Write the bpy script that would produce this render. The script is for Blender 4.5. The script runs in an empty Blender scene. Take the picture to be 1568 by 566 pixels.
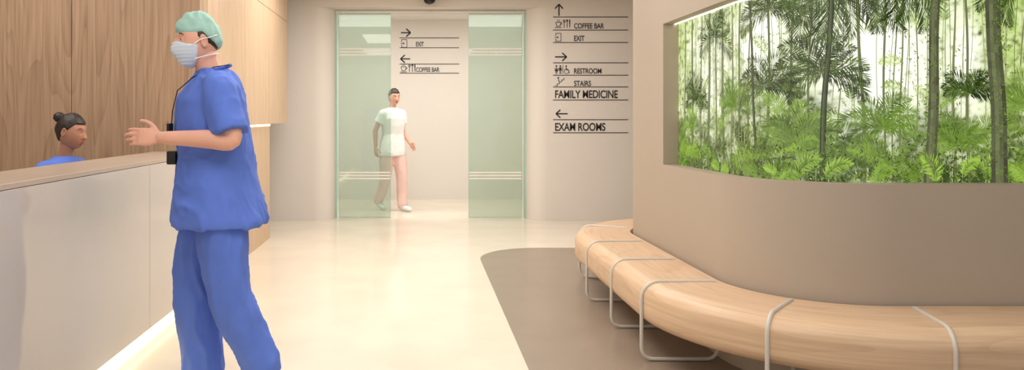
import bpy, math, random
from mathutils import Vector, Matrix, noise
random.seed(7)
scene=bpy.context.scene
scene.view_settings.view_transform='Standard'
H=2.75
# ------------------------------------------------------------------ materials
def new_mat(name):
    m=bpy.data.materials.new(name); m.use_nodes=True
    return m,m.node_tree.nodes,m.node_tree.links,m.node_tree.nodes['Principled BSDF']
def plain(name,col,rough=.5,var=.04,scale=6,metal=0,bump=0,emit=None,es=0,spec=.5,stretch=(1,1,1)):
    m,N,L,b=new_mat(name)
    tc=N.new('ShaderNodeTexCoord'); mp=N.new('ShaderNodeMapping'); mp.inputs['Scale'].default_value=stretch
    nz=N.new('ShaderNodeTexNoise'); nz.inputs['Scale'].default_value=scale; nz.inputs['Detail'].default_value=4
    L.new(tc.outputs['Object'],mp.inputs[0]); L.new(mp.outputs[0],nz.inputs['Vector'])
    r=N.new('ShaderNodeValToRGB')
    r.color_ramp.elements[0].position=.3; r.color_ramp.elements[1].position=.7
    r.color_ramp.elements[0].color=[c*(1-var) for c in col]+[1]
    r.color_ramp.elements[1].color=[min(1,c*(1+var)) for c in col]+[1]
    L.new(nz.outputs['Fac'],r.inputs[0]); L.new(r.outputs[0],b.inputs['Base Color'])
    b.inputs['Roughness'].default_value=rough; b.inputs['Metallic'].default_value=metal
    b.inputs['Specular IOR Level'].default_value=spec
    if bump:
        bp=N.new('ShaderNodeBump'); bp.inputs['Strength'].default_value=bump; bp.inputs['Distance'].default_value=.01
        L.new(nz.outputs['Fac'],bp.inputs['Height']); L.new(bp.outputs[0],b.inputs['Normal'])
    if emit:
        b.inputs['Emission Color'].default_value=(*emit,1); b.inputs['Emission Strength'].default_value=es
    return m
def wood(name,c1,c2,s1,s2,rough=.45,attr=None,rings=9,ringamt=.3):
    m,N,L,b=new_mat(name)
    if attr:
        tc=N.new('ShaderNodeAttribute'); tc.attribute_name=attr; src=tc.outputs['Vector']
    else:
        tc=N.new('ShaderNodeTexCoord'); src=tc.outputs['Object']
    mp=N.new('ShaderNodeMapping'); mp.inputs['Scale'].default_value=s1; L.new(src,mp.inputs[0])
    n1=N.new('ShaderNodeTexNoise'); n1.inputs['Scale'].default_value=1; n1.inputs['Detail'].default_value=1.5; n1.inputs['Distortion'].default_value=.3
    L.new(mp.outputs[0],n1.inputs['Vector'])
    mul=N.new('ShaderNodeMath'); mul.operation='MULTIPLY'; mul.inputs[1].default_value=rings
    L.new(n1.outputs['Fac'],mul.inputs[0])
    fr=N.new('ShaderNodeMath'); fr.operation='FRACT'; L.new(mul.outputs[0],fr.inputs[0])
    pw=N.new('ShaderNodeMath'); pw.operation='POWER'; pw.inputs[1].default_value=3.0; L.new(fr.outputs[0],pw.inputs[0])
    mp2=N.new('ShaderNodeMapping'); mp2.inputs['Scale'].default_value=s2; L.new(src,mp2.inputs[0])
    n2=N.new('ShaderNodeTexNoise'); n2.inputs['Scale'].default_value=1; n2.inputs['Detail'].default_value=4
    L.new(mp2.outputs[0],n2.inputs['Vector'])
    mx=N.new('ShaderNodeMath'); mx.operation='MULTIPLY_ADD'; mx.inputs[1].default_value=ringamt
    L.new(pw.outputs[0],mx.inputs[0]); L.new(n2.outputs['Fac'],mx.inputs[2])
    r=N.new('ShaderNodeValToRGB'); r.color_ramp.elements[0].position=.35; r.color_ramp.elements[1].position=.95
    r.color_ramp.elements[0].color=(*c1,1); r.color_ramp.elements[1].color=(*c2,1)
    L.new(mx.outputs[0],r.inputs[0]); L.new(r.outputs[0],b.inputs['Base Color'])
    b.inputs['Roughness'].default_value=rough
    return m
def lin(r,g,b):
    f=lambda c:((c/255+.055)/1.055)**2.4 if c>10 else c/255/12.92
    return (f(r),f(g),f(b))
M_floor=plain('floor_resin',lin(228,217,200),.13,.045,2.2,spec=.5)
M_rug=plain('floor_taupe',lin(146,130,115),.28,.06,3)
M_wall=plain('wall_paint',lin(222,215,208),.7,.01,3)
M_ceil=plain('ceiling_paint',lin(235,231,226),.8,.01,3)
M_taupe=plain('taupe_paint',lin(173,159,144),.55,.012,3)
M_darkwood=wood('oak_back',lin(180,148,119),lin(138,107,82),(3.6,3.6,.4),(85,85,2.0),rings=14,ringamt=.22)
M_lightwood=wood('oak_side',lin(214,186,156),lin(188,157,127),(3.6,3.6,.4),(85,85,2.0),rings=14,ringamt=.18)
M_bench=wood('bench_oak',lin(218,188,157),lin(192,157,125),(.5,3.2,3.2),(3,75,75),.4,attr='grain',rings=12,ringamt=.2)
M_gap=plain('joint_dark',lin(60,45,35),.8)
M_counter=plain('counter_lacquer',lin(196,188,182),.05,.01,2,spec=.8)
M_ctop=plain('counter_top',lin(184,167,152),.25,.02,4)
M_steel=plain('brushed_steel',lin(200,195,188),.35,.03,20,metal=.5)
M_leg=plain('leg_paint',lin(205,198,188),.35,.02,20)
M_ink=plain('sign_ink',lin(45,42,40),.6)
M_black=plain('black_plastic',lin(20,20,22),.35)
M_blue=plain('scrub_blue',lin(88,118,208),.85,.07,9)
M_blue2=plain('scrub_blue_trim',lin(70,98,188),.85,.05,9)
M_white=plain('white_cloth',lin(244,243,242),.8,.03,9)
M_pink=plain('pink_cloth',lin(242,205,198),.8,.03,9)
M_skin=plain('skin',lin(224,168,146),.5,.05,12)
M_skin2=plain('skin_warm',lin(188,134,108),.5,.05,12)
M_lip=plain('lips',lin(168,94,86),.4)
M_hair=plain('dark_hair',lin(42,30,26),.45,.25,30,stretch=(1,1,6),bump=.3)
M_cap=plain('surgical_cap',lin(160,200,191),.8,.06,40,bump=.15)
M_mask=plain('surgical_mask',lin(208,218,232),.7,.02,20)
M_eye=plain('eye_white',lin(210,200,192),.3)
M_iris=plain('iris',lin(50,32,22),.2)
M_shoe=plain('shoe_white',lin(230,230,228),.5)
M_led=plain('warm_led',(1,.9,.6),.5,0,emit=lin(255,238,185),es=14)
M_led2=plain('soft_led',(1,.9,.6),.5,0,emit=lin(255,232,190),es=3)
M_ledw=plain('white_led',(1,1,1),.5,0,emit=(1,.97,.9),es=3.5)
def glass_mat():
    m,N,L,b=new_mat('green_glass')
    N.remove(b); out=N['Material Output']
    t=N.new('ShaderNodeBsdfTransparent'); t.inputs[0].default_value=(*lin(238,246,241),1)
    g=N.new('ShaderNodeBsdfGlossy'); g.inputs['Roughness'].default_value=.02; g.inputs[0].default_value=(.95,1,.97,1)
    d=N.new('ShaderNodeBsdfDiffuse'); d.inputs[0].default_value=(*lin(198,216,208),1)
    tl=N.new('ShaderNodeBsdfTranslucent'); tl.inputs[0].default_value=(*lin(195,220,209),1)
    md=N.new('ShaderNodeMixShader'); md.inputs[0].default_value=.5
    L.new(d.outputs[0],md.inputs[1]); L.new(tl.outputs[0],md.inputs[2])
    lw=N.new('ShaderNodeFresnel'); lw.inputs[0].default_value=1.4
    m1=N.new('ShaderNodeMixShader'); m1.inputs[0].default_value=.17
    m2=N.new('ShaderNodeMixShader')
    L.new(t.outputs[0],m1.inputs[1]); L.new(md.outputs[0],m1.inputs[2])
    L.new(lw.outputs[0],m2.inputs[0]); L.new(m1.outputs[0],m2.inputs[1]); L.new(g.outputs[0],m2.inputs[2])
    L.new(m2.outputs[0],out.inputs[0]); return m
M_glass=glass_mat()
M_gedge=plain('glass_edge',lin(158,200,184),.2)
M_frost=plain('frosted_band',lin(232,232,226),.7)
# ------------------------------------------------------------------ mesh builder
class MB:
    def __init__(s): s.v=[];s.f=[];s.m=[];s.mats=[]
    def mi(s,mat):
        if mat not in s.mats: s.mats.append(mat)
        return s.mats.index(mat)
    def add(s,vs,fs,mat):
        o=len(s.v); s.v+= [tuple(v) for v in vs]; i=s.mi(mat)
        for f in fs: s.f.append([o+k for k in f]); s.m.append(i)
    def box(s,x0,x1,y0,y1,z0,z1,mat):
        vs=[(x,y,z) for z in(z0,z1) for y in(y0,y1) for x in(x0,x1)]
        s.add(vs,[(0,2,3,1),(4,5,7,6),(0,1,5,4),(2,6,7,3),(0,4,6,2),(1,3,7,5)],mat)
    def prism(s,poly,z0,z1,mat):
        n=len(poly); vs=[(x,y,z0) for x,y in poly]+[(x,y,z1) for x,y in poly]
        s.add(vs,[tuple(range(n))[::-1],tuple(range(n,2*n))]+[(i,(i+1)%n,n+(i+1)%n,n+i) for i in range(n)],mat)
    def mesh(s,name):
        me=bpy.data.meshes.new(name); me.from_pydata(s.v,[],s.f)
        for m in s.mats: me.materials.append(m)
        me.polygons.foreach_set('material_index',s.m); me.update(); return me
    def obj(s,name,parent=None,smooth=False,bevel=0,angle=40):
        me=s.mesh(name); o=bpy.data.objects.new(name,me); scene.collection.objects.link(o)
        if smooth:
            me.polygons.foreach_set('use_smooth',[True]*len(me.polygons))
            me.set_sharp_from_angle(angle=math.radians(angle))
        if bevel:
            b=o.modifiers.new('bevel','BEVEL'); b.width=bevel; b.segments=2; b.limit_method='ANGLE'
        if parent: setpar(o,parent)
        return o
def empty(name,loc):
    e=bpy.data.objects.new(name,None); e.location=loc; e.empty_display_size=.1; scene.collection.objects.link(e); return e
def setpar(o,p):
    o.parent=p; o.matrix_parent_inverse=Matrix.Translation(-Vector(p.location))
# ------------------------------------------------------------------ room shell
b=MB(); b.box(-6,6,-2.5,12.2,-.1,0,M_floor); b.obj('floor')
b=MB(); b.box(-6,6,-2.5,12.2,H,H+.1,M_ceil); b.obj('ceiling')
b=MB(); b.box(-6.1,-6,-2.5,12.2,0,H,M_wall); b.obj('wall_left')
b=MB(); b.box(6,6.1,-2.5,12.2,0,H,M_wall); b.obj('wall_right')
def arc(cx,cy,r,a0,a1,n=14):
    return [(cx+r*math.cos(math.radians(a0+(a1-a0)*i/n)),cy+r*math.sin(math.radians(a0+(a1-a0)*i/n))) for i in range(n+1)]
b=MB(); DY=9.1
b.prism([(-6,9.5),(-6,DY)]+arc(-1.267,DY+.24,.24,-90,0)[0:]+[(-1.027,9.5)],0,H,M_wall)
b.prism([(6,9.5)]+[(1.335,9.5)]+arc(1.575,DY+.24,.24,180,270)+[(6,DY)],0,H,M_wall)
b.box(-1.3,1.6,DY+.001,9.499,2.59,H,M_wall)
b.obj('wall_back',smooth=True,angle=30)
b=MB(); b.box(-6,6,11.5,11.6,0,H,M_wall); b.obj('wall_corridor')
b=MB()
b.prism([(.55,-2.4)]+[(4.9,-2.4),(4.9,7.2)]+arc(1.15,6.6,.6,90,180),0.0,.004,M_rug)
b.obj('floor_taupe_zone')
# ---- wood reception walls
b=MB()
b.box(-5.9,-1.58,5.40,5.6,0,H-.001,M_gap)
for x0,x1 in((-5.9,-4.3),(-4.295,-2.475),(-2.47,-1.562)):
    b.box(x0,x1,5.36,5.42,0,H-.002,M_darkwood)
b.obj('wall_reception')
b=MB()
b.box(-3,-1.53,5.61,8.54,1.22,H-.003,M_gap)
for y0,y1 in((5.36,6.498),(6.504,7.55),(7.556,8.6)):
    for z0,z1 in((1.19,2.345),(2.351,H-.002)):
        b.box(-1.56,-1.5,y0,y1,z0,z1,M_lightwood)
b.box(-3,-1.56,8.55,8.6,1.19,H-.002,M_lightwood)
b.box(-3,-1.56,5.62,8.549,1.19,1.21,M_lightwood)
b.obj('wall_side_upper')
b=MB()
b.box(-3,-1.54,5.61,7.8,0,1.185,M_lightwood); b.box(-1.56,-1.54,5.36,5.61,0,1.185,M_lightwood)
b.box(-1.537,-1.53,5.7,7.78,1.165,1.185,M_led2)
b.obj('wall_side_lower')
# ---- reception counter
e=empty('reception_counter',(-1.7,3,0))
b=MB()
b.box(-1.535,-1.5,.6,2.6,.07,.985,M_counter); b.box(-1.535,-1.5,2.603,4.2,.07,.985,M_counter); b.box(-1.535,-1.5,4.203,5.35,.07,.985,M_counter)
b.obj('front_panel',e,bevel=.002)
b=MB(); b.box(-1.87,-1.5,.6,5.35,.987,1.01,M_ctop); b.obj('counter_top',e,bevel=.003)
b=MB(); b.box(-1.62,-1.60,.62,5.35,0,.98,M_ctop); b.box(-1.86,-1.84,.62,5.35,0,.98,M_counter); b.box(-1.87,-1.5,.58,.6,0,.985,M_counter); b.obj('carcass',e)
b=MB(); b.box(-1.6,-1.585,.65,5.3,.02,.06,M_led); b.obj('plinth_light',e)
b=MB(); b.box(-2.12,-1.87,.8,5.3,.66,.68,M_ctop); b.box(-2.12,-2.09,.8,.85,0,.66,M_counter); b.box(-2.12,-2.09,5.25,5.3,0,.66,M_counter); b.obj('work_desk',e)
# ------------------------------------------------------------------ curved block with niche
def path(d,ext=6):
    pts=[]
    def ar(cx,cy,r,a0,a1,n):
        for i in range(n+1):
            a=math.radians(a0+(a1-a0)*i/n); pts.append((cx+(r+d)*math.cos(a),cy+(r+d)*math.sin(a),math.cos(a),math.sin(a)))
    for i in range(6): pts.append((ext-(ext-2.17)*i/6 if ext<3 else 3.6-(3.6-2.17)*i/6,6.0+d,0,1))
    ar(2.17,5.4,.6,90,180,24)
    ys=[5.4-(5.4-3.92)*i/30 for i in range(1,30)]
    for y in ys: pts.append((1.57-d,y,-1,0))
    ar(2.12,3.92,.55,180,270,32)
    for i in range(1,41): pts.append((2.12+(5.0-2.12)*i/40,3.37-d,0,-1))
    return pts
P0=path(0); PI=path(-.1)
i0=min(range(len(P0)),key=lambda i:abs(P0[i][1]-4.81)+(0 if abs(P0[i][0]-1.57)<.01 else 9))
i1=len(P0)-6
SILL,HEAD=.95,1.85
b=MB()
def strip(A,B,za,zb,mat,rng):
    rng=list(rng)
    vs=[(A[i][0],A[i][1],za) for i in rng]+[(B[i][0],B[i][1],zb) for i in rng]; n=len(rng)
    b.add(vs,[(k,k+1,n+k+1,n+k) for k in range(n-1)],mat)
full=range(len(P0))
strip(P0,P0,0,SILL,M_taupe,full); strip(P0,P0,HEAD,H,M_taupe,full)
strip(P0,P0,SILL,HEAD,M_taupe,range(0,i0+1)); strip(P0,P0,SILL,HEAD,M_taupe,range(i1,len(P0)))
strip(P0,PI,SILL,SILL,M_taupe,range(i0,i1+1)); strip(P0,PI,HEAD,HEAD,M_taupe,range(i0,i1+1))
for i in(i0,i1):
    b.add([(P0[i][0],P0[i][1],SILL),(PI[i][0],PI[i][1],SILL),(PI[i][0],PI[i][1],HEAD),(P0[i][0],P0[i][1],HEAD)],[(0,1,2,3)],M_taupe)
b.box(3.6,5,5.99,6.0,0,H,M_taupe); b.box(5,5.02,3.37,6.0,0,H,M_taupe)
PL=path(-.085); PL2=path(-.07)
strip(PL,PL2,HEAD-.004,HEAD-.004,M_ledw,range(i0,i1+1))
b.obj('wall_curved_block',smooth=True,angle=30)
# ---- jungle backlit print
cum=[0]
for i in range(i0,i1):
    cum.append(cum[-1]+math.dist(PI[i][:2],PI[i+1][:2]))
SL=cum[-1]
def onpanel(s,z,off):
    s=max(0,min(SL-1e-5,s)); z=max(SILL+.001,min(HEAD-.006,z))
    lo,hi=0,len(cum)-1
    while hi-lo>1:
        m=(lo+hi)//2
        if cum[m]<=s: lo=m
        else: hi=m
    t=(s-cum[lo])/(cum[lo+1]-cum[lo]); A=PI[i0+lo];B=PI[i0+lo+1]
    x=A[0]+(B[0]-A[0])*t; y=A[1]+(B[1]-A[1])*t; nx=A[2]+(B[2]-A[2])*t; ny=A[3]+(B[3]-A[3])*t
    return (x+nx*off,y+ny*off,z)
jv=[];jf=[];jc=[]
layer=[.002]
def poly(pts,col,nl=True):
    if all(p[0]<0 or p[0]>SL for p in pts) or all(p[1]<SILL or p[1]>HEAD for p in pts): return
    o=len(jv)
    for s,z in pts: jv.append(onpanel(s,z,layer[0])); jc.append((*[max(0,c) for c in col],1))
    jf.append(list(range(o,o+len(pts))))
def mixc(a,b_,t): return tuple(a[i]*(1-t)+b_[i]*t for i in range(3))
def bg(s,z):
    v=(z-SILL)/(HEAD-SILL)
    g=1.2*math.exp(-((s-1.58)/.30)**2-((v-.66)/.40)**2)+1.0*math.exp(-((s-1.05)/.15)**2-((v-.8)/.36)**2)+.7*math.exp(-((s-.5)/.45)**2-((v-.65)/.4)**2)+.8*math.exp(-((s-2.01)/.09)**2-((v-.62)/.3)**2)+.5*math.exp(-((s-2.4)/.12)**2-((v-.6)/.3)**2)
    n=noise.fractal(Vector((s*8,z*8,3)),1,2,4)*.9
    n2=noise.fractal(Vector((s*34,z*34,9)),1,2,3)
    base=mixc(lin(44,64,20),lin(182,202,118),min(1,max(0,v*1.6+n*.8)))
    base=mixc(base,lin(38,56,14),max(0,min(1,n2*1.2+.12-v*.15)))
    return mixc(base,(1.0,1.0,.86),max(0,min(1,g*1.1+n*.35-max(0,n2)*.6)))
NS,NZ=460,160
for i in range(NS+1):
    for j in range(NZ+1):
        s=SL*i/NS; z=SILL+(HEAD-SILL)*j/NZ
        jv.append(onpanel(s,z,.001) if 0<j<NZ else (*onpanel(s,z,.001)[:2],z)); jc.append((*bg(s,z),1))
for i in range(NS):
    for j in range(NZ):
        a=i*(NZ+1)+j; jf.append([a,a+1,a+NZ+2,a+NZ+1])
R=random.uniform
def leaf(s,z,a,l,w,col):
    dx,dz=math.cos(a),math.sin(a); nx,nz=-dz,dx
    poly([(s,z),(s+dx*l*.4+nx*w,z+dz*l*.4+nz*w),(s+dx*l,z+dz*l),(s+dx*l*.4-nx*w,z+dz*l*.4-nz*w)],col)
def frond(s,z,a,L,col,droop=1.4,n=26,ll=.3,w=.006,hi=(.28,.40,.09)):
    px,pz=s,z; st=L/n
    sgn=1 if math.cos(a)>0 else -1
    for k in range(n):
        t=k/n; ang=a-sgn*droop*t*t*1.2
        qx,qz=px+math.cos(ang)*st,pz+math.sin(ang)*st
        leaf(px,pz,ang,st*1.4,.0016,mixc(col,(.3,.35,.1),.25))
        le=L*ll*math.sin(math.pi*min(1,.18+t*.82))+.008
        for sd in(1,-1):
            c=mixc(col,hi,R(0,.3)) if sd==1 else mixc(col,(.01,.02,.0),R(0,.5))
            la=ang+sd*R(.7,.95); la=la-(.4*math.cos(la))
            leaf(px,pz,la,le*R(.8,1.1),w,c)
        px,pz=qx,qz
def trunk(s0,z0,s1,z1,w0,w1,col,n=24,amp=.005,mott=0):
    for k in range(n):
        for q in range(4):
            ta,tb=k/n,(k+1)/n; f=lambda t:(s0+(s1-s0)*t+amp*math.sin(t*7+s0*20), z0+(z1-z0)*t, w0+(w1-w0)*t)
            a,b2=f(ta),f(tb); u0,u1=-1+q*.5,-1+(q+1)*.5
            c=mixc(col,(.22,.26,.11),[.0,.28,.12,-.05][q]+R(0,.10)+mott*R(0,.4)); c=tuple(max(.003,x) for x in c)
            poly([(a[0]+u0*a[2]/2,a[1]),(a[0]+u1*a[2]/2,a[1]),(b2[0]+u1*b2[2]/2,b2[1]),(b2[0]+u0*b2[2]/2,b2[1])],c)
pale=lin(196,212,128); mid=lin(118,150,54); dk=lin(46,68,20); vdk=lin(22,34,10); brt=lin(152,190,66)
for k in range(90):
    s=R(0,SL); c=mixc(lin(185,190,140),lin(95,100,62),R(0,1)); trunk(s,SILL,s+R(-.05,.05),HEAD,R(.003,.008),R(.002,.006),c,12)
layer[0]=.003
for k in range(90): frond(R(0,SL),R(1.05,1.85),R(0,math.tau),R(.08,.17),mixc(pale,mid,R(0,1)),n=16,w=.0026)
for k in range(9000):
    s=R(0,SL); z=SILL+(abs(random.gauss(0,.26)) if k%2 else R(0,.9))
    if z>HEAD or noise.noise(Vector((s*5,z*5,1)))<(-.05 if k%2 else .1): continue
    leaf(s,z,R(0,math.tau),R(.007,.024),R(.0013,.0042),mixc(mixc(pale,mid,R(0,1)),dk,R(0,.75)))
layer[0]=.004
for s,w,ls in((.12,.02,.01),(.25,.03,0),(.38,.018,.02),(.5,.035,.02),(.61,.02,0),(.72,.03,-.03),(.82,.018,.01),(.9,.022,.02),(.98,.012,.03),(1.12,.014,.0),(1.2,.012,.05),(1.30,.01,.02),(1.54,.016,-.03),(1.63,.008,.0),(1.70,.009,.01),(1.95,.010,0),(2.02,.014,-.02),(2.28,.018,.02),(2.42,.03,.02),(2.75,.06,.03),(3.2,.05,0),(3.7,.05,0)):
    trunk(s,SILL,s+ls,HEAD,w,w*.75,mixc(mixc(dk,lin(120,112,70),R(.2,.9)),vdk,.2),mott=.5)
for k in range(40):
    s=R(0,1.3) if k%2 else R(0,SL); trunk(s,R(1.0,1.4),s+R(-.02,.02),HEAD,.003,.003,mixc(dk,pale,R(0,.6)),10)
layer[0]=.005
for k in range(100): frond(R(0,SL),R(1.0,1.34),R(.2,2.9),R(.09,.2),mixc(mixc(mid,brt,R(0,1)),vdk,R(0,.85)),n=22,w=.0027,ll=.34)
layer[0]=.006
trunk(1.36,SILL,1.40,HEAD,.026,.022,vdk)
trunk(1.06,SILL,1.0,HEAD,.016,.014,vdk)
for cs,cz,L,n_,A in((1.40,1.88,.33,9,(math.pi*.98,math.pi*2.02)),(1.70,1.93,.33,9,(math.pi,math.pi*2)),(1.36,1.46,.24,10,(-.4,3.6)),(1.13,1.78,.24,8,(-.3,3.5)),(1.10,1.40,.22,8,(-.2,3.4)),(2.24,1.86,.24,6,(2.6,4.2)),(.6,1.7,.26,7,(-.3,3.4)),(2.02,1.36,.15,7,(0,3.1)),(2.7,1.7,.35,9,(-.4,3.6)),(1.62,1.20,.20,9,(-.1,3.24)),(1.24,1.14,.20,9,(-.1,3.24)),(3.3,1.5,.35,9,(-.4,3.6)),(.85,1.3,.2,7,(0,3.1)),(.3,1.35,.2,7,(0,3.1)),(1.97,1.12,.18,8,(0,3.1)),(2.3,1.3,.18,8,(0,3.1)),(1.50,1.05,.16,8,(0,3.1))):
    for k in range(n_):
        a=A[0]+(A[1]-A[0])*(k+R(.2,.8))/n_
        frond(cs,cz,a,L*R(.8,1.1),mixc(dk,vdk,R(0,.8)) if cz>1.33 else mixc(mid,dk,R(.1,.9)),n=30,ll=.36,w=.0026,droop=1.25)
layer[0]=.007
for k in range(6500):
    s=R(0,SL); z=SILL+abs(random.gauss(0,.09)); leaf(s,z,R(.2,2.9),R(.008,.03),R(.0015,.0042),mixc(mixc(brt,dk,R(0,1)),vdk,R(.2,1)))
for k in range(80): frond(R(0,SL),R(.93,1.08),R(.1,3.0),R(.08,.2),mixc(mixc(brt,mid,R(0,1)),vdk,R(0,.85)),n=22,w=.003,ll=.34)
layer[0]=.008
trunk(1.835,SILL,1.865,HEAD,.052,.044,lin(56,56,32),mott=.5); trunk(2.16,SILL,2.125,HEAD,.076,.068,lin(46,46,28),mott=.5)
for k in range(500):
    c=random.choice([1.84,2.15,2.16]); z=R(SILL,HEAD); leaf(c+R(-.033,.033),z,R(0,6.28),R(.008,.02),.003,mixc(dk,mid,R(0,1)))
for k in range(30): frond(R(0,SL),R(.92,.99),R(.4,2.7),R(.08,.15),mixc(brt,dk,R(0,.9)),n=20,w=.0032,ll=.36)
me=bpy.data.meshes.new('jungle_print'); me.from_pydata(jv,[],jf)
ca=me.color_attributes.new('Col','FLOAT_COLOR','POINT'); ca.data.foreach_set('color',[c for q in jc for c in q])
mj,N,L,bs=new_mat('backlit_print')
at=N.new('ShaderNodeAttribute'); at.attribute_name='Col'
bs.inputs['Base Color'].default_value=(.02,.02,.02,1); bs.inputs['Roughness'].default_value=.4
L.new(at.outputs['Color'],bs.inputs['Emission Color']); bs.inputs['Emission Strength'].default_value=1.2
me.materials.append(mj); o=bpy.data.objects.new('jungle_lightbox_print',me); scene.collection.objects.link(o)
# ------------------------------------------------------------------ bench
SH=.41; SB=.20; DEP=.42
prof=[(.015,SH-.01),(.02,SH),(.10,SH),(.22,SH),(.32,SH-.002)]
for a in range(0,91,10): prof.append((DEP-.085+.085*math.sin(math.radians(a)),SH-.08+.078*math.cos(math.radians(a))))
for a in range(0,91,15): prof.append((DEP-.05+.05*math.cos(math.radians(a)),SB+.05-.05*math.sin(math.radians(a))))
prof+= [(.2,SB),(.02,SB),(.015,SB+.01)]
bench=empty('curved_bench',(1.3,4.5,0))
Bp=path(0,2.6)
b=MB(); vs=[];fs=[];gr=[];n=len(prof); ss=0
idx=list(range(0,len(Bp)-8))
for q,i in enumerate(idx):
    x,y,nx,ny=Bp[i]
    if q: ss+=math.dist((Bp[i][0]+Bp[i][2]*.2,Bp[i][1]+Bp[i][3]*.2),(Bp[i-1][0]+Bp[i-1][2]*.2,Bp[i-1][1]+Bp[i-1][3]*.2))
    for o_,z in prof: vs.append((x+nx*o_,y+ny*o_,z)); gr+= [ss,o_,z]
for k in range(len(idx)-1):
    for j in range(n): fs.append((k*n+j,k*n+(j+1)%n,(k+1)*n+(j+1)%n,(k+1)*n+j))
fs.append(tuple(range(n))[::-1]); fs.append(tuple(range((len(idx)-1)*n,len(idx)*n)))
b.add(vs,fs,M_bench); o=b.obj('seat',bench,smooth=True,angle=50)
at=o.data.attributes.new('grain','FLOAT_VECTOR','POINT'); at.data.foreach_set('vector',gr)
def tube_curve(name,pts,r,mat,parent,cyc=False):
    cu=bpy.data.curves.new(name,'CURVE'); cu.dimensions='3D'; cu.bevel_depth=r; cu.bevel_resolution=4
    sp=cu.splines.new('POLY'); sp.points.add(len(pts)-1)
    for i,p in enumerate(pts): sp.points[i].co=(*p,1)
    sp.use_cyclic_u=cyc; tmp=bpy.data.objects.new(name,cu); scene.collection.objects.link(tmp)
    dg=bpy.context.evaluated_depsgraph_get(); me=bpy.data.meshes.new_from_object(tmp.evaluated_get(dg))
    bpy.data.objects.remove(tmp); me.materials.clear(); me.materials.append(mat)
    me.polygons.foreach_set('use_smooth',[True]*len(me.polygons))
    o=bpy.data.objects.new(name,me); scene.collection.objects.link(o)
    if parent: setpar(o,parent)
    return o
def hoop(pin,pout,k):
    a=Vector((*pin,0)); c=Vector((*pout,0)); D=(c-a).length; u=(c-a)/D
    loop=[]
    def rc(o,z,r,a0,a1):
        for i in range(7):
            t=math.radians(a0+(a1-a0)*i/6); loop.append((o+r*math.cos(t),z+r*math.sin(t)))
    r=.06; z0=.014
    rc(D-.085,SH-.087,.089,90,0); rc(D-r+.004,z0+r,r,0,-90); rc(r+.03,z0+r,r,-90,-180); rc(.07,SH-.039,.041,180,90)
    tube_curve('hoop_leg_%d'%k,[tuple(a+u*o_+Vector((0,0,z))) for o_,z in loop],.0095,M_leg,bench,True)
def angst(cx,cy,r,a):
    c,s=math.cos(math.radians(a)),math.sin(math.radians(a)); return (cx+c*r,cy+s*r),(cx+c*(r+DEP),cy+s*(r+DEP))
hoop(*angst(2.17,5.4,.6,100),1); hoop(*angst(2.17,5.4,.6,152),2)
hoop((1.57,5.1),(1.15,5.1),3); hoop((1.57,4.45),(1.15,4.45),4); hoop((1.57,3.85),(1.15,3.85),5)
hoop(*angst(2.12,3.92,.55,229),6); hoop((2.2,3.37),(2.11,2.95),7); hoop((3.1,3.37),(3.1,2.95),8); hoop((4.0,3.37),(4.0,2.95),9)
# ------------------------------------------------------------------ sliding door
def leafdoor(name,x0,x1,y):
    e=empty(name,((x0+x1)/2,y,0))
    b=MB(); b.box(x0,x1,y,y+.012,.01,2.55,M_glass); b.obj('glass_pane',e)
    b=MB(); b.box(x0-.003,x0,y-.001,y+.013,.01,2.55,M_gedge); b.box(x1,x1+.003,y-.001,y+.013,.01,2.55,M_gedge); b.box(x0,x1,y-.001,y+.013,.005,.01,M_gedge); b.obj('edge_trim',e)
    b=MB()
    for zc in(2.07,.53):
        for d in(-.038,0,.038): b.box(x0+.004,x1-.004,y-.004,y-.001,zc+d-.009,zc+d+.009,M_frost)
    b.obj('frosted_bands',e)
leafdoor('door_1',-.985,-.341,9.36); leafdoor('door_2',.633,1.295,9.36)
b=MB(); b.box(-1.026,1.334,9.33,9.41,2.552,2.589,M_steel); b.box(-1.026,-1.008,9.35,9.4,0,2.55,M_gedge); b.box(1.316,1.334,9.35,9.4,0,2.55,M_gedge); b.obj('trim_door_track')
# ceiling dome
b=MB(); vs=[];fs=[]
pr=[(.085,H),(.085,H-.09),(.075,H-.10)]+[(.07*math.cos(math.radians(a)),H-.105-.055*math.sin(math.radians(a))) for a in range(0,91,15)]
for r,z in pr:
    for k in range(28): vs.append((.137+r*math.cos(k*math.tau/28),8.9+r*math.sin(k*math.tau/28),z))
for j in range(len(pr)-1):
    for k in range(28): fs.append((j*28+k,j*28+(k+1)%28,(j+1)*28+(k+1)%28,(j+1)*28+k))
b.add(vs,fs,M_black); b.obj('ceiling_dome_camera',smooth=True)
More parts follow.
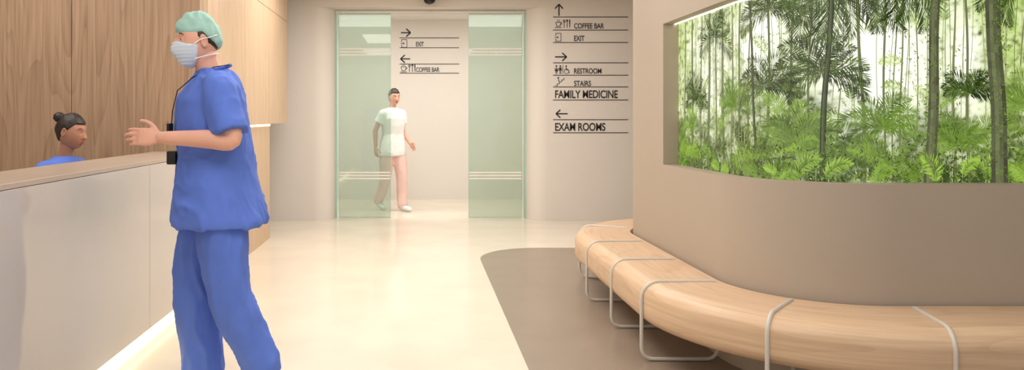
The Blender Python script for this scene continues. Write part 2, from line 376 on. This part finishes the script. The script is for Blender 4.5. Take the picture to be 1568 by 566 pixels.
# ------------------------------------------------------------------ signs
def text_mesh(body):
    cu=bpy.data.curves.new('t','FONT'); cu.body=body; cu.offset=.018; cu.size=1; cu.space_character=.97
    o=bpy.data.objects.new('t',cu); scene.collection.objects.link(o)
    d=bpy.context.evaluated_depsgraph_get(); me=bpy.data.meshes.new_from_object(o.evaluated_get(d))
    vs=[tuple(v.co) for v in me.vertices]; fs=[tuple(p.vertices) for p in me.polygons]
    bpy.data.objects.remove(o); return vs,fs
class Sign:
    def __init__(s,X0,Z0,Y,k): s.b=MB(); s.X0=X0;s.Z0=Z0;s.Y=Y;s.k=k
    def P(s,x,y): return (s.X0+x*s.k,s.Y,s.Z0-y*s.k)
    def poly(s,pts):
        n=len(pts); f=[s.P(*p) for p in pts]; bk=[(p[0],p[1]-.003,p[2]) for p in f]
        s.b.add(f+bk,[tuple(range(n)),tuple(range(n,2*n))[::-1]]+[(i,(i+1)%n,n+(i+1)%n,n+i) for i in range(n)],M_ink)
    def rect(s,x0,y0,x1,y1): s.poly([(x0,y0),(x1,y0),(x1,y1),(x0,y1)])
    def line(s,x0,y0,x1,y1,w=1):
        d=math.hypot(x1-x0,y1-y0); nx,ny=-(y1-y0)/d*w/2,(x1-x0)/d*w/2
        s.poly([(x0+nx,y0+ny),(x1+nx,y1+ny),(x1-nx,y1-ny),(x0-nx,y0-ny)])
    def circ(s,x,y,r): s.poly([(x+r*math.cos(t*math.tau/14),y+r*math.sin(t*math.tau/14)) for t in range(14)])
    def text(s,body,x0,x1,y0,y1):
        vs,fs=text_mesh(body); xs=[v[0] for v in vs]; ys=[v[1] for v in vs]; a,c=min(xs),max(xs); d,e=min(ys),max(ys)
        s.b.add([(*s.P(x0+(v[0]-a)/(c-a)*(x1-x0),y1-(v[1]-d)/(e-d)*(y1-y0)),) for v in vs],fs,M_ink)
        for i in range(len(s.b.v)-len(vs),len(s.b.v)):
            p=s.b.v[i]; s.b.v[i]=(p[0],p[1]-.003,p[2])
    def arrow(s,x,y,l,dx,dy):
        s.line(x,y,x+dx*l,y+dy*l,1.9); tx,ty=x+dx*l,y+dy*l; h=6
        for sg in(1,-1):
            s.line(tx+dx*.6,ty+dy*.6,tx-dx*h+sg*dy*h,ty-dy*h+sg*dx*h,1.9)
    def coffee(s,x,y):
        s.line(x,y,x+1.5,y+6,.8); s.line(x+1.5,y+6,x+6.5,y+6,.8); s.line(x+6.5,y+6,x+8,y,.8); s.line(x,y,x+8,y,.8)
        s.line(x+8,y+1,x+10,y+2,.7); s.line(x+10,y+2,x+7.3,y+4.2,.7); s.line(x-1,y+8,x+9,y+8,.9)
        s.line(x+2.5,y-1,x+3.2,y-4,.6); s.line(x+5,y-1,x+5.7,y-4,.6)
        s.line(x+13,y-4,x+13,y+8,.9)
        for q in(-1.4,0,1.4): s.line(x+13+q,y-4,x+13+q,y,.5)
        s.line(x+11.6,y,x+14.4,y,.7)
        s.line(x+17.5,y-1,x+17.5,y+8,1); s.circ(x+17.5,y-2.5,1.6)
        s.line(x+21.5,y-4,x+21.5,y+8,1); s.rect(x+20.6,y-4,x+22,y+2)
    def door(s,x,y):
        for a in((0,0,8,0),(8,0,8,12),(8,12,0,12),(0,12,0,8),(0,0,0,4)): s.line(x+a[0],y+a[1],x+a[2],y+a[3],.8)
        s.line(x-1.5,y+6,x+4,y+6,.8); s.line(x+4,y+6,x+2.4,y+4.5,.7); s.line(x+4,y+6,x+2.4,y+7.5,.7)
    def person(s,x,y,skirt=False):
        s.circ(x,y,1.3)
        if skirt: s.poly([(x,y+1.6),(x-2.4,y+8),(x+2.4,y+8)])
        else: s.rect(x-1.5,y+2,x+1.5,y+7)
        s.line(x-.8,y+7,x-.8,y+12,.8); s.line(x+.8,y+7,x+.8,y+12,.8)
        s.line(x-2.4,y+3,x-2,y+7,.6); s.line(x+2.4,y+3,x+2,y+7,.6)
    def wheel(s,x,y):
        s.circ(x,y,1.2); s.line(x,y+1.5,x,y+6,1.2); s.line(x,y+6,x+3.5,y+6,1); s.line(x+3.5,y+6,x+5,y+11,.9)
        pts=[(x+.5+3.6*math.cos(t),y+8+3.6*math.sin(t)) for t in [i*.45 for i in range(15)]]
        for p,q in zip(pts,pts[1:]): s.line(*p,*q,.7)
    def stairs(s,x,y):
        for q in range(4):
            s.line(x+q*3.4,y+11-q*3,x+q*3.4+3.4,y+11-q*3,.8); s.line(x+q*3.4+3.4,y+11-q*3,x+q*3.4+3.4,y+8-q*3,.8)
        s.circ(x+5,y-1,1.3); s.line(x+5,y+1,x+6,y+5,1.1)
s=Sign(1.637,2.674,DY-.001,.00791)
W=115
for y in(26,46,65,96,115,133,153,183,203): s.rect(0,y-.55,W,y+.55)
s.arrow(9,24,17,0,-1); s.coffee(4,34); s.text('COFFEE BAR',32,78,35.5,43.7)
s.door(4,51); s.text('EXIT',32,48,54.5,62.7)
s.arrow(3,87,17,1,0); s.person(5,101,True); s.person(11,101); s.rect(14.6,99,15.2,113); s.wheel(20,101); s.text('RESTROOM',32,74,104.5,112.7)
s.stairs(3,120); s.text('STAIRS',32,58,123.5,131.7); s.text('FAMILY MEDICINE',3,99,138,150.3)
s.arrow(22,174,17,-1,0); s.text('EXAM ROOMS',3,80,188,200.3)
s.b.obj('wayfinding_sign')
s=Sign(-.28,2.6,11.498,.01)
for y in(13,28,53,67): s.rect(0,y-.5,91,y+.5)
s.arrow(2,5,14,1,0); s.door(3,15.5); s.text('EXIT',25,37,19,26)
s.arrow(16,45,14,-1,0); s.coffee(2,57); s.text('COFFEE BAR',25,61,58,65)
s.b.obj('wayfinding_sign.001')
# ------------------------------------------------------------------ people
def cr(p0,p1,p2,p3,t):
    return .5*((2*p1)+(p2-p0)*t+(2*p0-5*p1+4*p2-p3)*t*t+(3*p1-p0-3*p2+p3)*t*t*t)
def limb(pts,rad,seg=20,sub=5,flat=1.0,up=None):
    pts=[Vector(p) for p in pts]; P=[];Rr=[]
    n=len(pts)
    for i in range(n-1):
        a=pts[max(0,i-1)];b_=pts[i];c=pts[i+1];d=pts[min(n-1,i+2)]
        for k in range(sub):
            t=k/sub; P.append(cr(a,b_,c,d,t)); Rr.append(rad[i]*(1-t)+rad[i+1]*t)
    P.append(pts[-1]); Rr.append(rad[-1])
    tg=[(P[min(i+1,len(P)-1)]-P[max(i-1,0)]).normalized() for i in range(len(P))]
    pre=[(P[0]-tg[0]*Rr[0]*math.sin(a),Rr[0]*math.cos(a),tg[0]) for a in(1.4,1.0,.55)]
    post=[(P[-1]+tg[-1]*Rr[-1]*math.sin(a),Rr[-1]*math.cos(a),tg[-1]) for a in(.55,1.0,1.4)]
    S=pre+list(zip(P,Rr,tg))+post
    vs=[];fs=[]; u=Vector(up) if up else (Vector((0,0,1)) if abs(tg[0].z)<.8 else Vector((0,1,0)))
    for p,r,t in S:
        u=(u-t*u.dot(t)).normalized(); w=t.cross(u)
        for k in range(seg):
            a=k*math.tau/seg; vs.append(p+u*(r*math.cos(a)*flat)+w*(r*math.sin(a)))
    m=len(S)
    for j in range(m-1):
        for k in range(seg): fs.append((j*seg+k,j*seg+(k+1)%seg,(j+1)*seg+(k+1)%seg,(j+1)*seg+k))
    fs.append(tuple(range(seg))[::-1]); fs.append(tuple(range((m-1)*seg,m*seg)))
    return vs,fs
def sleeve(a,c,r0,r1,seg=24):
    a=Vector(a);c=Vector(c);t=(c-a).normalized();u=t.orthogonal().normalized();w=t.cross(u)
    rings=[(a.lerp(c,k/8),(r0+(r1-r0)*k/8)) for k in range(9)]
    return loft([(p,u*r,w*r) for p,r in rings],seg)
def loft(rings,seg=36):
    vs=[];fs=[]
    for c,u,w in rings:
        for k in range(seg):
            a=k*math.tau/seg; ca,sa=math.cos(a),math.sin(a); e=.85
            vs.append(c+u*(math.copysign(abs(ca)**e,ca))+w*(math.copysign(abs(sa)**e,sa)))
    m=len(rings)
    for j in range(m-1):
        for k in range(seg): fs.append((j*seg+k,j*seg+(k+1)%seg,(j+1)*seg+(k+1)%seg,(j+1)*seg+k))
    fs.append(tuple(range(seg))[::-1]); fs.append(tuple(range((m-1)*seg,m*seg)))
    return vs,fs
def fuse(name,parts,vox,mat,parent,smooth=4,wr=0,wf=(7,7,5)):
    b=MB()
    for vs,fs in parts: b.add(vs,fs,mat)
    me=b.mesh(name); o=bpy.data.objects.new('tmp',me); scene.collection.objects.link(o)
    r=o.modifiers.new('r','REMESH'); r.mode='VOXEL'; r.voxel_size=vox
    sm=o.modifiers.new('s','SMOOTH'); sm.factor=.5; sm.iterations=smooth
    d=bpy.context.evaluated_depsgraph_get(); m2=bpy.data.meshes.new_from_object(o.evaluated_get(d)); bpy.data.objects.remove(o)
    if wr:
        nn=[v.normal.copy() for v in m2.vertices]
        for v,nv in zip(m2.vertices,nn):
            q=Vector((v.co.x*wf[0],v.co.y*wf[1],v.co.z*wf[2])); q+=Vector((1,0,1))*noise.noise(v.co*3)*.9
            k=noise.noise(q); k2=noise.noise(q*2.1+Vector((5,3,1)))
            rd=(1-min(1,abs(k)*3.0))**1.4; rd2=(1-min(1,abs(k2)*3.0))**1.4
            v.co+=nv*wr*(rd*1.0+rd2*.45-.35)
    m2.materials.clear(); m2.materials.append(mat)
    m2.polygons.foreach_set('material_index',[0]*len(m2.polygons))
    m2.polygons.foreach_set('use_smooth',[True]*len(m2.polygons))
    o=bpy.data.objects.new(name,m2); scene.collection.objects.link(o); setpar(o,parent); return o
def hand(w,d,n,thumb,sc=1,curl=.35):
    d=Vector(d).normalized(); n=Vector(n); n=(n-d*n.dot(d)).normalized(); t=d.cross(n); 
    if t.dot(Vector(thumb))<0: t=-t
    w=Vector(w); parts=[]
    parts.append(loft([(w-d*.01*sc,t*.022*sc,n*.017*sc),(w+d*.01*sc,t*.025*sc,n*.016*sc),(w+d*.04*sc,t*.037*sc,n*.016*sc),(w+d*.07*sc,t*.041*sc,n*.014*sc),(w+d*.09*sc,t*.039*sc,n*.011*sc),(w+d*.098*sc,t*.034*sc,n*.006*sc)],20))
    for off,l,r in((.030,.070,.0088),(.010,.079,.009),(-.011,.073,.0085),(-.030,.056,.0075)):
        p=w+d*(.086-abs(off)*.15)*sc+t*off*sc; a=curl*.5+R(-.05,.05); pts=[p]; 
        for ph in(.45,.3,.25):
            dd=d*math.cos(a)+n*math.sin(a)+t*(off*1.5); p=p+dd*l*ph*sc; pts.append(p); a+=curl*1.1
        parts.append(limb(pts,[r*sc,r*.95*sc,r*.88*sc,r*.75*sc],10,3))
    p=w+d*.02*sc+t*.022*sc; pts=[p]
    for k,(dd,l) in enumerate(((d*.6+t*.75+n*.25,.042),(d*.8+t*.5+n*.3,.033),(d*.95+t*.2+n*.3,.026))):
        p=p+dd.normalized()*l*sc; pts.append(p)
    parts.append(limb(pts,[.014*sc,.0115*sc,.0105*sc,.0085*sc],10,3))
    return parts
def headpt(a,bb,z,nose=True):
    t=max(0,-z); p=2.8
    if z<0:
        k=(1-t**p)**(1/p)/max(1e-6,math.sqrt(max(1e-9,1-z*z))) if t<.9999 else 1
        fa=a*(k if a>0 else 1-.35*t); fb=bb*(1-.30*t*t)*(1+(k-1)*.45)
    else: fa,fb=a,bb
    A=fa*.096; B=fb*.077; Z=z*.118
    if a<0: A*=1.06
    if A>0:
        if nose:
            w=math.exp(-(B/.0135)**2)
            if Z>-.036: rr=max(0,min(1,(.026-Z)/.062)); g=.027*rr**1.2
            else: g=.027*math.exp(-((Z+.036)/.009)**2)
            A+=g*w
            A+=.006*math.exp(-((Z+.030)/.010)**2)*math.exp(-((abs(B)-.014)/.007)**2)
            A+=.006*math.exp(-((Z+.060)/.0055)**2-(B/.022)**2)+.005*math.exp(-((Z+.072)/.0055)**2-(B/.02)**2)-.004*math.exp(-((Z+.066)/.0022)**2-(B/.022)**2)
            A-=.004*math.exp(-((Z+.083)/.006)**2-(B/.02)**2)
        A-=.009*math.exp(-((abs(B)-.031)/.016)**2-((Z-.006)/.013)**2)
        A+=.004*math.exp(-((Z-.028)/.010)**2-(B/.05)**2)
        A+=.008*math.exp(-((Z+.100)/.015)**2-(B/.022)**2)
    return A,B,Z
def sst(e0,e1,x):
    t=max(0,min(1,(x-e0)/(e1-e0))); return t*t*(3-2*t)
def shell(T,fn,nu=96,nv=64):
    vs=[];fs=[]
    for j in range(nv+1):
        th=math.pi*j/nv
        for i in range(nu):
            ph=math.tau*i/nu; vs.append(T(*fn(math.sin(th)*math.cos(ph),math.sin(th)*math.sin(ph),math.cos(th))))
    for j in range(nv):
        for i in range(nu): fs.append((j*nu+i,(j+1)*nu+i,(j+1)*nu+(i+1)%nu,j*nu+(i+1)%nu))
    return vs,fs
def head(name,c,F,parent,skin,sc=1.0,tilt=0,mask=False,cap=False,bun=None):
    F=Vector((F[0],F[1],0)).normalized(); L_=Vector((-F.y,F.x,0)); U=Vector((0,0,1))
    F2=F*math.cos(tilt)-U*math.sin(tilt); U2=U*math.cos(tilt)+F*math.sin(tilt); c=Vector(c)
    T=lambda a,b_,z: c+(F2*a+L_*b_+U2*z)*sc
    b=MB(); b.add(*shell(T,headpt),skin)
    for sd in(1,-1):
        def ear(a,bb,z,sd=sd):
            rim=.004*math.exp(-((math.hypot(a,z)-.8)/.18)**2)
            return (-.004+a*.017+z*.004, sd*(.076+bb*.007+rim*1.3+.008*max(0,-a)), -.006+z*.031)
        b.add(*shell(T,ear,20,16),skin)
        ex=lambda a,bb,z,sd=sd:(.0735+a*.0115,sd*.031+bb*.0120,.005+z*.0085)
        b.add(*shell(T,ex,18,12),M_eye)
        ir=lambda a,bb,z,sd=sd:(.0835+a*.0025,sd*.031+bb*.0045,.005+z*.0045)
        b.add(*shell(T,ir,14,10),M_iris)
        lid=lambda a,bb,z,sd=sd:(.0735+a*.0130,sd*.031+bb*.0145,.0095+z*.0055)
        b.add(*shell(T,lid,18,10),skin)
        lid2=lambda a,bb,z,sd=sd:(.0725+a*.0125,sd*.031+bb*.0140,-.003+z*.0045)
        b.add(*shell(T,lid2,18,10),skin)
        b.add(*limb([T(.087,sd*.014,.026),T(.0865,sd*.03,.031),T(.076,sd*.048,.025)],[.0022*sc,.0026*sc,.0015*sc],8,4),M_hair)
    if not mask:
        for zz,r in((-.0615,.0036),(-.0705,.0042)):
            b.add(*limb([T(.078,.022,-.066),T(.0925,.009,zz),T(.094,0,zz-.0008),T(.0925,-.009,zz),T(.078,-.022,-.066)],[.001,r*sc,r*sc,r*sc,.001],8,4),M_lip)
    b.obj('head',parent,smooth=True,angle=80)
    def cover(thk,reg,rough=0,nose=False,rf=60):
        def fn(a,bb,z):
            A,B,Z=headpt(a,bb,z,nose); k=reg(A,B,Z); s_=.90+(thk-.90)*k
            if rough: s_+=rough*k*noise.noise(Vector((A*rf,B*rf,Z*rf*.5)))
            return A*s_,B*s_,Z*s_
        return fn
    b=MB()
    if cap:
        reg=lambda A,B,Z: sst(-.012,.010,Z-(.036 if A>0 else .036+A*.9))
        b.add(*shell(T,cover(1.13,reg,.11,rf=42)),M_cap); b.obj('surgical_cap',parent,smooth=True,angle=80)
        b=MB(); reg=lambda A,B,Z: sst(-.008,.006,Z-(.0+A*.6))*sst(.03,.015,A)*sst(-.075,-.06,Z)
        b.add(*shell(T,cover(1.035,reg,.02)),M_hair); b.obj('hair',parent,smooth=True,angle=80)
    else:
        def reg(A,B,Z):
            line=.052 if A>.055 else (.052-(.055-A)*1.1 if A>.025 else (.019-(.025-A)*.9 if A>-.02 else -.022-( -.02-A)*1.6))
            return sst(-.006,.008,Z-max(-.075,line))
        b.add(*shell(T,cover(1.075,reg,.03)),M_hair)
        if bun:
            fn=lambda a,bb,z:((bun[0]+a*bun[2]*(1+.06*math.sin(9*z+4*bb))),bb*bun[2],bun[1]+z*bun[2]*.95)
            b.add(*shell(T,fn,32,24),M_hair)
            b.add(*limb([T(bun[0]*.75,0,bun[1]*.8),T(bun[0],0,bun[1])],[.026*sc,.026*sc],14),M_hair)
        b.obj('hair',parent,smooth=True,angle=80)
    if mask:
        b=MB()
        def mfn(a,bb,z):
            A,B,Z=headpt(a,bb,z,False); k=sst(.012,.028,A)*sst(.006,-.006,Z+.30*max(0,abs(B)-.01))
            A2=A+.022*math.exp(-(B/.03)**2-((Z+.04)/.035)**2)*k
            pl=.0025*math.sin(Z*420)*k
            s_=.9+(1.06-.9)*k
            return (A2+pl)*s_,B*s_,Z*s_
        b.add(*shell(T,mfn),M_mask)
        for sd in(1,-1):
            b.add(*limb([T(.045,sd*.073,-.025),T(.01,sd*.084,.0),T(-.04,sd*.084,.012),T(-.09,sd*.05,.03)],[.0025]*4,8),M_white)
            b.add(*limb([T(.035,sd*.062,-.085),T(.0,sd*.076,-.075),T(-.05,sd*.07,-.065),T(-.085,sd*.03,-.06)],[.0025]*4,8),M_white)
        b.obj('surgical_mask',parent,smooth=True,angle=80)
def person(name,org,F,spec):
    F=Vector((F[0],F[1],0)).normalized(); Lf=Vector((-F.y,F.x,0)); org=Vector(org)
    W=lambda f,l,z: org+F*f+Lf*l+Vector((0,0,z))
    e=empty(name,org); S=spec
    rings=[(W(f,0,z),F*a,Lf*bb) for f,z,a,bb in S['torso']]
    sh=[loft(rings)]
    skin=[limb([W(*p) for p in S['neck']],S.get('neck_r',[.06,.055,.055]))]
    for sd,arm in(('L',S['armL']),('R',S['armR'])):
        s0,el,wr=[W(*p) for p in arm['j']]; k=S.get('slim',1)
        cut=S.get('cut',.86); mid=s0.lerp(el,cut)
        inn=s0+(W(0,-arm['j'][0][1]*.45,0)-org)+Vector((0,0,.012))
        sh.append(limb([inn,s0,s0.lerp(el,.3)],[.062*k,.072*k,.070*k],20,5))
        sh.append(sleeve(s0.lerp(el,.1),mid,.070*k,.076*k))
        skin.append(limb([s0,s0.lerp(el,.5),el,el.lerp(wr,.35),wr],[.05*k,.048*k,.041*k,.041*k,.026*k],18,5))
        dd=arm['hd']; nn=arm['hn']; tt=arm['ht']
        V=lambda q: F*q[0]+Lf*q[1]+Vector((0,0,q[2]))
        hp=hand(wr,V(dd),V(nn),V(tt),S.get('hs',1),arm.get('curl',.35))
        fuse('arm_'+sd,[skin.pop()]+hp,.0042,S['skin'],e,2)
    fuse('scrub_top',sh,.009,S['top'],e,3,S.get('wr',.006),S.get('wf',(6,6,4)))
    fuse('neck',skin,.008,S['skin'],e,2)
    if 'collar' in S:
        f,z,ra,rb,mt=S['collar']
        tube_curve('collar',[tuple(W(f+ra*math.cos(t*math.tau/24),rb*math.sin(t*math.tau/24),z-.03*math.cos(t*math.tau/24))) for t in range(24)],.008,mt,e,True)
    pel=[(W(f,0,z),F*a,Lf*bb) for f,z,a,bb in S['pelvis']]
    legs=[loft(pel)]
    for j,rr in(S['legL'],S['legR']): legs.append(limb([W(*p) for p in j],rr,24,6))
    fuse('trousers',legs,.010,S['bottom'],e,3,S.get('wr',.006)*1.0,(9,9,2.2))
    for k,(an,toe) in enumerate(S['feet']):
        a=W(*an);t=W(*toe); dv=(t-a); 
        fuse('shoe_%d'%(k+1),[limb([a-dv*.28,a+dv*.1,a.lerp(t,.6),t],[.036,.042,.045,.036],16,5,flat=.8,up=(0,0,1)),limb([a+Vector((0,0,.06)),a+Vector((0,0,.0))],[.038,.04])],.006,S.get('shoe',M_shoe),e,3)
    return e,W,F,Lf
# --- man in scrubs
man=dict(skin=M_skin,top=M_blue,bottom=M_blue,wr=.013,wf=(6,6,3.0),collar=(.0,1.462,.082,.088,M_blue2),
 torso=[(-.03,.765,.215,.235),(-.03,.80,.213,.235),(-.02,.95,.188,.205),(-.012,1.08,.168,.192),(-.005,1.22,.160,.205),(.0,1.33,.150,.205),(-.01,1.39,.122,.185),(-.015,1.435,.095,.145),(-.01,1.475,.07,.085)],
 neck=[(-.01,0,1.40),(.015,0,1.47),(.045,0,1.56)],
 armL=dict(j=[(-.015,.19,1.375),(-.06,.265,1.155),(.225,.17,1.165)],hd=(1,-.22,.05),hn=(0,-1,-.25),ht=(.1,0,1),curl=.3),
 armR=dict(j=[(-.01,-.19,1.375),(-.05,-.25,1.12),(.04,-.24,.90)],hd=(.3,.1,-1),hn=(0,1,0),ht=(1,0,0),curl=.4),
 pelvis=[(-.01,.78,.12,.17),(-.01,.85,.135,.18),(-.01,.95,.13,.17),(-.01,1.02,.12,.16)],
 legL=([(-.02,.09,.88),(-.04,.095,.70),(-.07,.10,.46),(-.14,.10,.28),(-.205,.10,.13)],[.118,.114,.094,.088,.088]),
 legR=([(-.01,-.09,.88),(.03,-.095,.70),(.065,-.10,.46),(.05,-.10,.28),(.03,-.10,.07)],[.120,.114,.102,.098,.098]),
 feet=[((-.215,.10,.10),(-.08,.105,.04)),((.03,-.10,.045),(.19,-.105,.036))])
e,W,F,Lf=person('man_in_scrubs',(-.945,3.45,0),(-.94,-.34),man)
head('head',W(.065,0,1.60),(-.84,-.54),e,M_skin,cap=True,mask=True,sc=1.0,tilt=.05)
tube_curve('lanyard',[tuple(W(*p)) for p in((-.07,.07,1.49),(.0,.085,1.477),(.09,.075,1.43),(.155,.06,1.37),(.175,.045,1.28),(.180,.03,1.2))],.0025,M_black,e)
b=MB(); p=W(.185,.03,1.19); b.box(p.x-.006,p.x+.006,p.y-.03,p.y+.03,p.z-.04,p.z+.035,M_black); b.obj('id_badge',e,bevel=.003)
b=MB(); p=W(.180,.0,1.07); b.box(p.x-.012,p.x+.03,p.y-.03,p.y+.03,p.z-.03,p.z+.03,M_black); b.obj('pager',e,bevel=.006)
# --- nurse in corridor
nur=dict(skin=M_skin,top=M_white,bottom=M_pink,wr=.006,slim=.82,hs=.92,cut=.55,
 torso=[(.0,.74,.135,.195),(.0,.80,.135,.195),(.0,.92,.125,.18),(.0,1.03,.11,.152),(.005,1.14,.122,.165),(.01,1.24,.122,.175),(-.0,1.31,.10,.165),(-.0,1.355,.075,.12),(.0,1.385,.055,.07)],
 neck=[(-.01,0,1.33),(.005,0,1.40),(.02,0,1.47)],neck_r=[.05,.044,.045],
 armL=dict(j=[(0,.165,1.305),(-.03,.20,1.06),(.14,.19,.90)],hd=(.7,.1,-.6),hn=(.1,-1,0),ht=(.6,0,.5)),
 armR=dict(j=[(0,-.165,1.305),(-.08,-.23,1.08),(-.09,-.22,.86)],hd=(.1,0,-1),hn=(0,1,0),ht=(1,0,0)),
 pelvis=[(.0,.76,.11,.155),(.0,.83,.12,.165),(.0,.93,.11,.15),(.0,.98,.1,.14)],
 legL=([(0,.08,.84),(.05,.085,.66),(.09,.085,.45),(.09,.085,.25),(.10,.085,.09)],[.098,.095,.075,.068,.066]),
 legR=([(0,-.08,.84),(-.03,-.085,.66),(-.05,-.085,.45),(-.12,-.085,.27),(-.2,-.085,.13)],[.098,.095,.075,.068,.066]),
 feet=[((.11,.085,.045),(.25,.09,.034)),((-.21,-.085,.09),(-.09,-.085,.04))])
e,W,F,Lf=person('nurse',(-.34,10.1,0),(.65,-.76),nur)
head('head',W(.03,0,1.53),(.5,-.86),e,M_skin,sc=.93,tilt=.1,bun=(-.10,.035,.034))
# --- seated receptionist
rec=dict(skin=M_skin2,top=M_blue,bottom=M_blue,wr=.006,slim=.82,hs=.92,
 torso=[(-.02,.44,.125,.185),(-.02,.50,.13,.185),(-.01,.60,.115,.16),(.0,.72,.11,.150),(.015,.80,.122,.165),(.025,.89,.115,.17),(.03,.945,.092,.155),(.03,.985,.07,.11),(.035,1.01,.052,.065)],
 neck=[(.02,0,.97),(.045,0,1.03),(.065,0,1.10)],neck_r=[.048,.043,.044],
 armL=dict(j=[(.02,.16,.925),(.0,.22,.70),(.19,.13,.705)],hd=(1,-.2,.0),hn=(0,-.2,-1),ht=(0,-1,0),curl=.2),
 armR=dict(j=[(.02,-.16,.925),(.0,-.22,.70),(.19,-.13,.705)],hd=(1,.2,.0),hn=(0,.2,-1),ht=(0,1,0),curl=.2),
 pelvis=[(-.04,.43,.12,.17),(-.03,.50,.13,.18),(-.02,.58,.12,.16),(-.01,.62,.1,.14)],
 legL=([(-.02,.09,.52),(.14,.10,.53),(.27,.10,.52),(.31,.10,.46),(.26,.10,.26),(.22,.10,.09)],[.088,.085,.07,.066,.058,.056]),
 legR=([(-.02,-.09,.52),(.14,-.10,.53),(.27,-.10,.52),(.31,-.10,.46),(.26,-.10,.26),(.22,-.10,.09)],[.088,.085,.07,.066,.058,.056]),
 feet=[((.21,.10,.045),(.34,.10,.034)),((.21,-.10,.045),(.34,-.10,.034))])
e,W,F,Lf=person('receptionist',(-2.25,4.72,0),(.96,-.28),rec)
head('head',W(.085,0,1.165),(1,-.10),e,M_skin2,sc=.92,tilt=.14,bun=(-.098,.082,.038))
# chair
ch=empty('office_chair',(-2.3,4.72,0))
b=MB()
b.add(*loft([(W(.02,0,.375),F*.2,Lf*.22),(W(.02,0,.39),F*.23,Lf*.24),(W(.02,0,.42),F*.23,Lf*.24),(W(.02,0,.43),F*.2,Lf*.22)]),M_black); b.obj('seat_cushion',ch,smooth=True)
b=MB(); b.add(*loft([(W(-.2,0,.5),F*.02,Lf*.16),(W(-.21,0,.6),F*.025,Lf*.2),(W(-.22,0,.78),F*.025,Lf*.2),(W(-.23,0,.84),F*.02,Lf*.16)]),M_black); b.add(*limb([W(-.1,0,.37),W(-.25,0,.39),W(-.245,0,.6)],[.02,.02,.02]),M_black); b.obj('backrest',ch,smooth=True)
b=MB(); b.add(*limb([W(0,0,.09),W(0,0,.37)],[.025,.025]),M_steel)
for k in range(5):
    a=k*math.tau/5+.3; b.add(*limb([W(0,0,.09),W(.27*math.cos(a),.27*math.sin(a),.07)],[.022,.015]),M_black); b.add(*limb([W(.27*math.cos(a),.27*math.sin(a)-.012,.03),W(.27*math.cos(a),.27*math.sin(a)+.012,.03)],[.022,.022]),M_black)
b.obj('base',ch,smooth=True)
# ------------------------------------------------------------------ lights
def area(name,loc,sx,sy,en,col=(1,.955,.895),rot=(0,0,0)):
    l=bpy.data.lights.new(name,'AREA'); l.shape='RECTANGLE'; l.size=sx; l.size_y=sy; l.energy=en; l.color=col
    o=bpy.data.objects.new(name,l); o.location=loc; o.rotation_euler=rot; scene.collection.objects.link(o)
area('ceiling_light',(0,1.8,H-.02),2.4,1.2,52)
area('ceiling_light.001',(-.2,4.6,H-.02),1.6,1.6,53)
area('ceiling_light.002',(.2,7.2,H-.02),3.0,1.4,76)
area('ceiling_light.003',(0,9.75,H-.02),5.0,.35,84)
area('ceiling_light.004',(-2.8,4.2,H-.02),1.6,1.2,28)
area('ceiling_light.005',(2.6,1.8,H-.02),1.6,1.2,18)
w=bpy.data.worlds.new('world'); scene.world=w; w.use_nodes=True
w.node_tree.nodes['Background'].inputs[0].default_value=(1,.975,.945,1); w.node_tree.nodes['Background'].inputs[1].default_value=.72
# ------------------------------------------------------------------ camera
cd=bpy.data.cameras.new('camera'); cam=bpy.data.objects.new('camera',cd); scene.collection.objects.link(cam)
cam.location=(0,0,1.25); cam.rotation_euler=(math.pi/2,0,0)
cd.sensor_width=36; cd.lens=36*1150/1568; cd.shift_x=(784-640)/1568; cd.shift_y=-(283-180)/1568
cd.clip_start=.05; scene.camera=cam
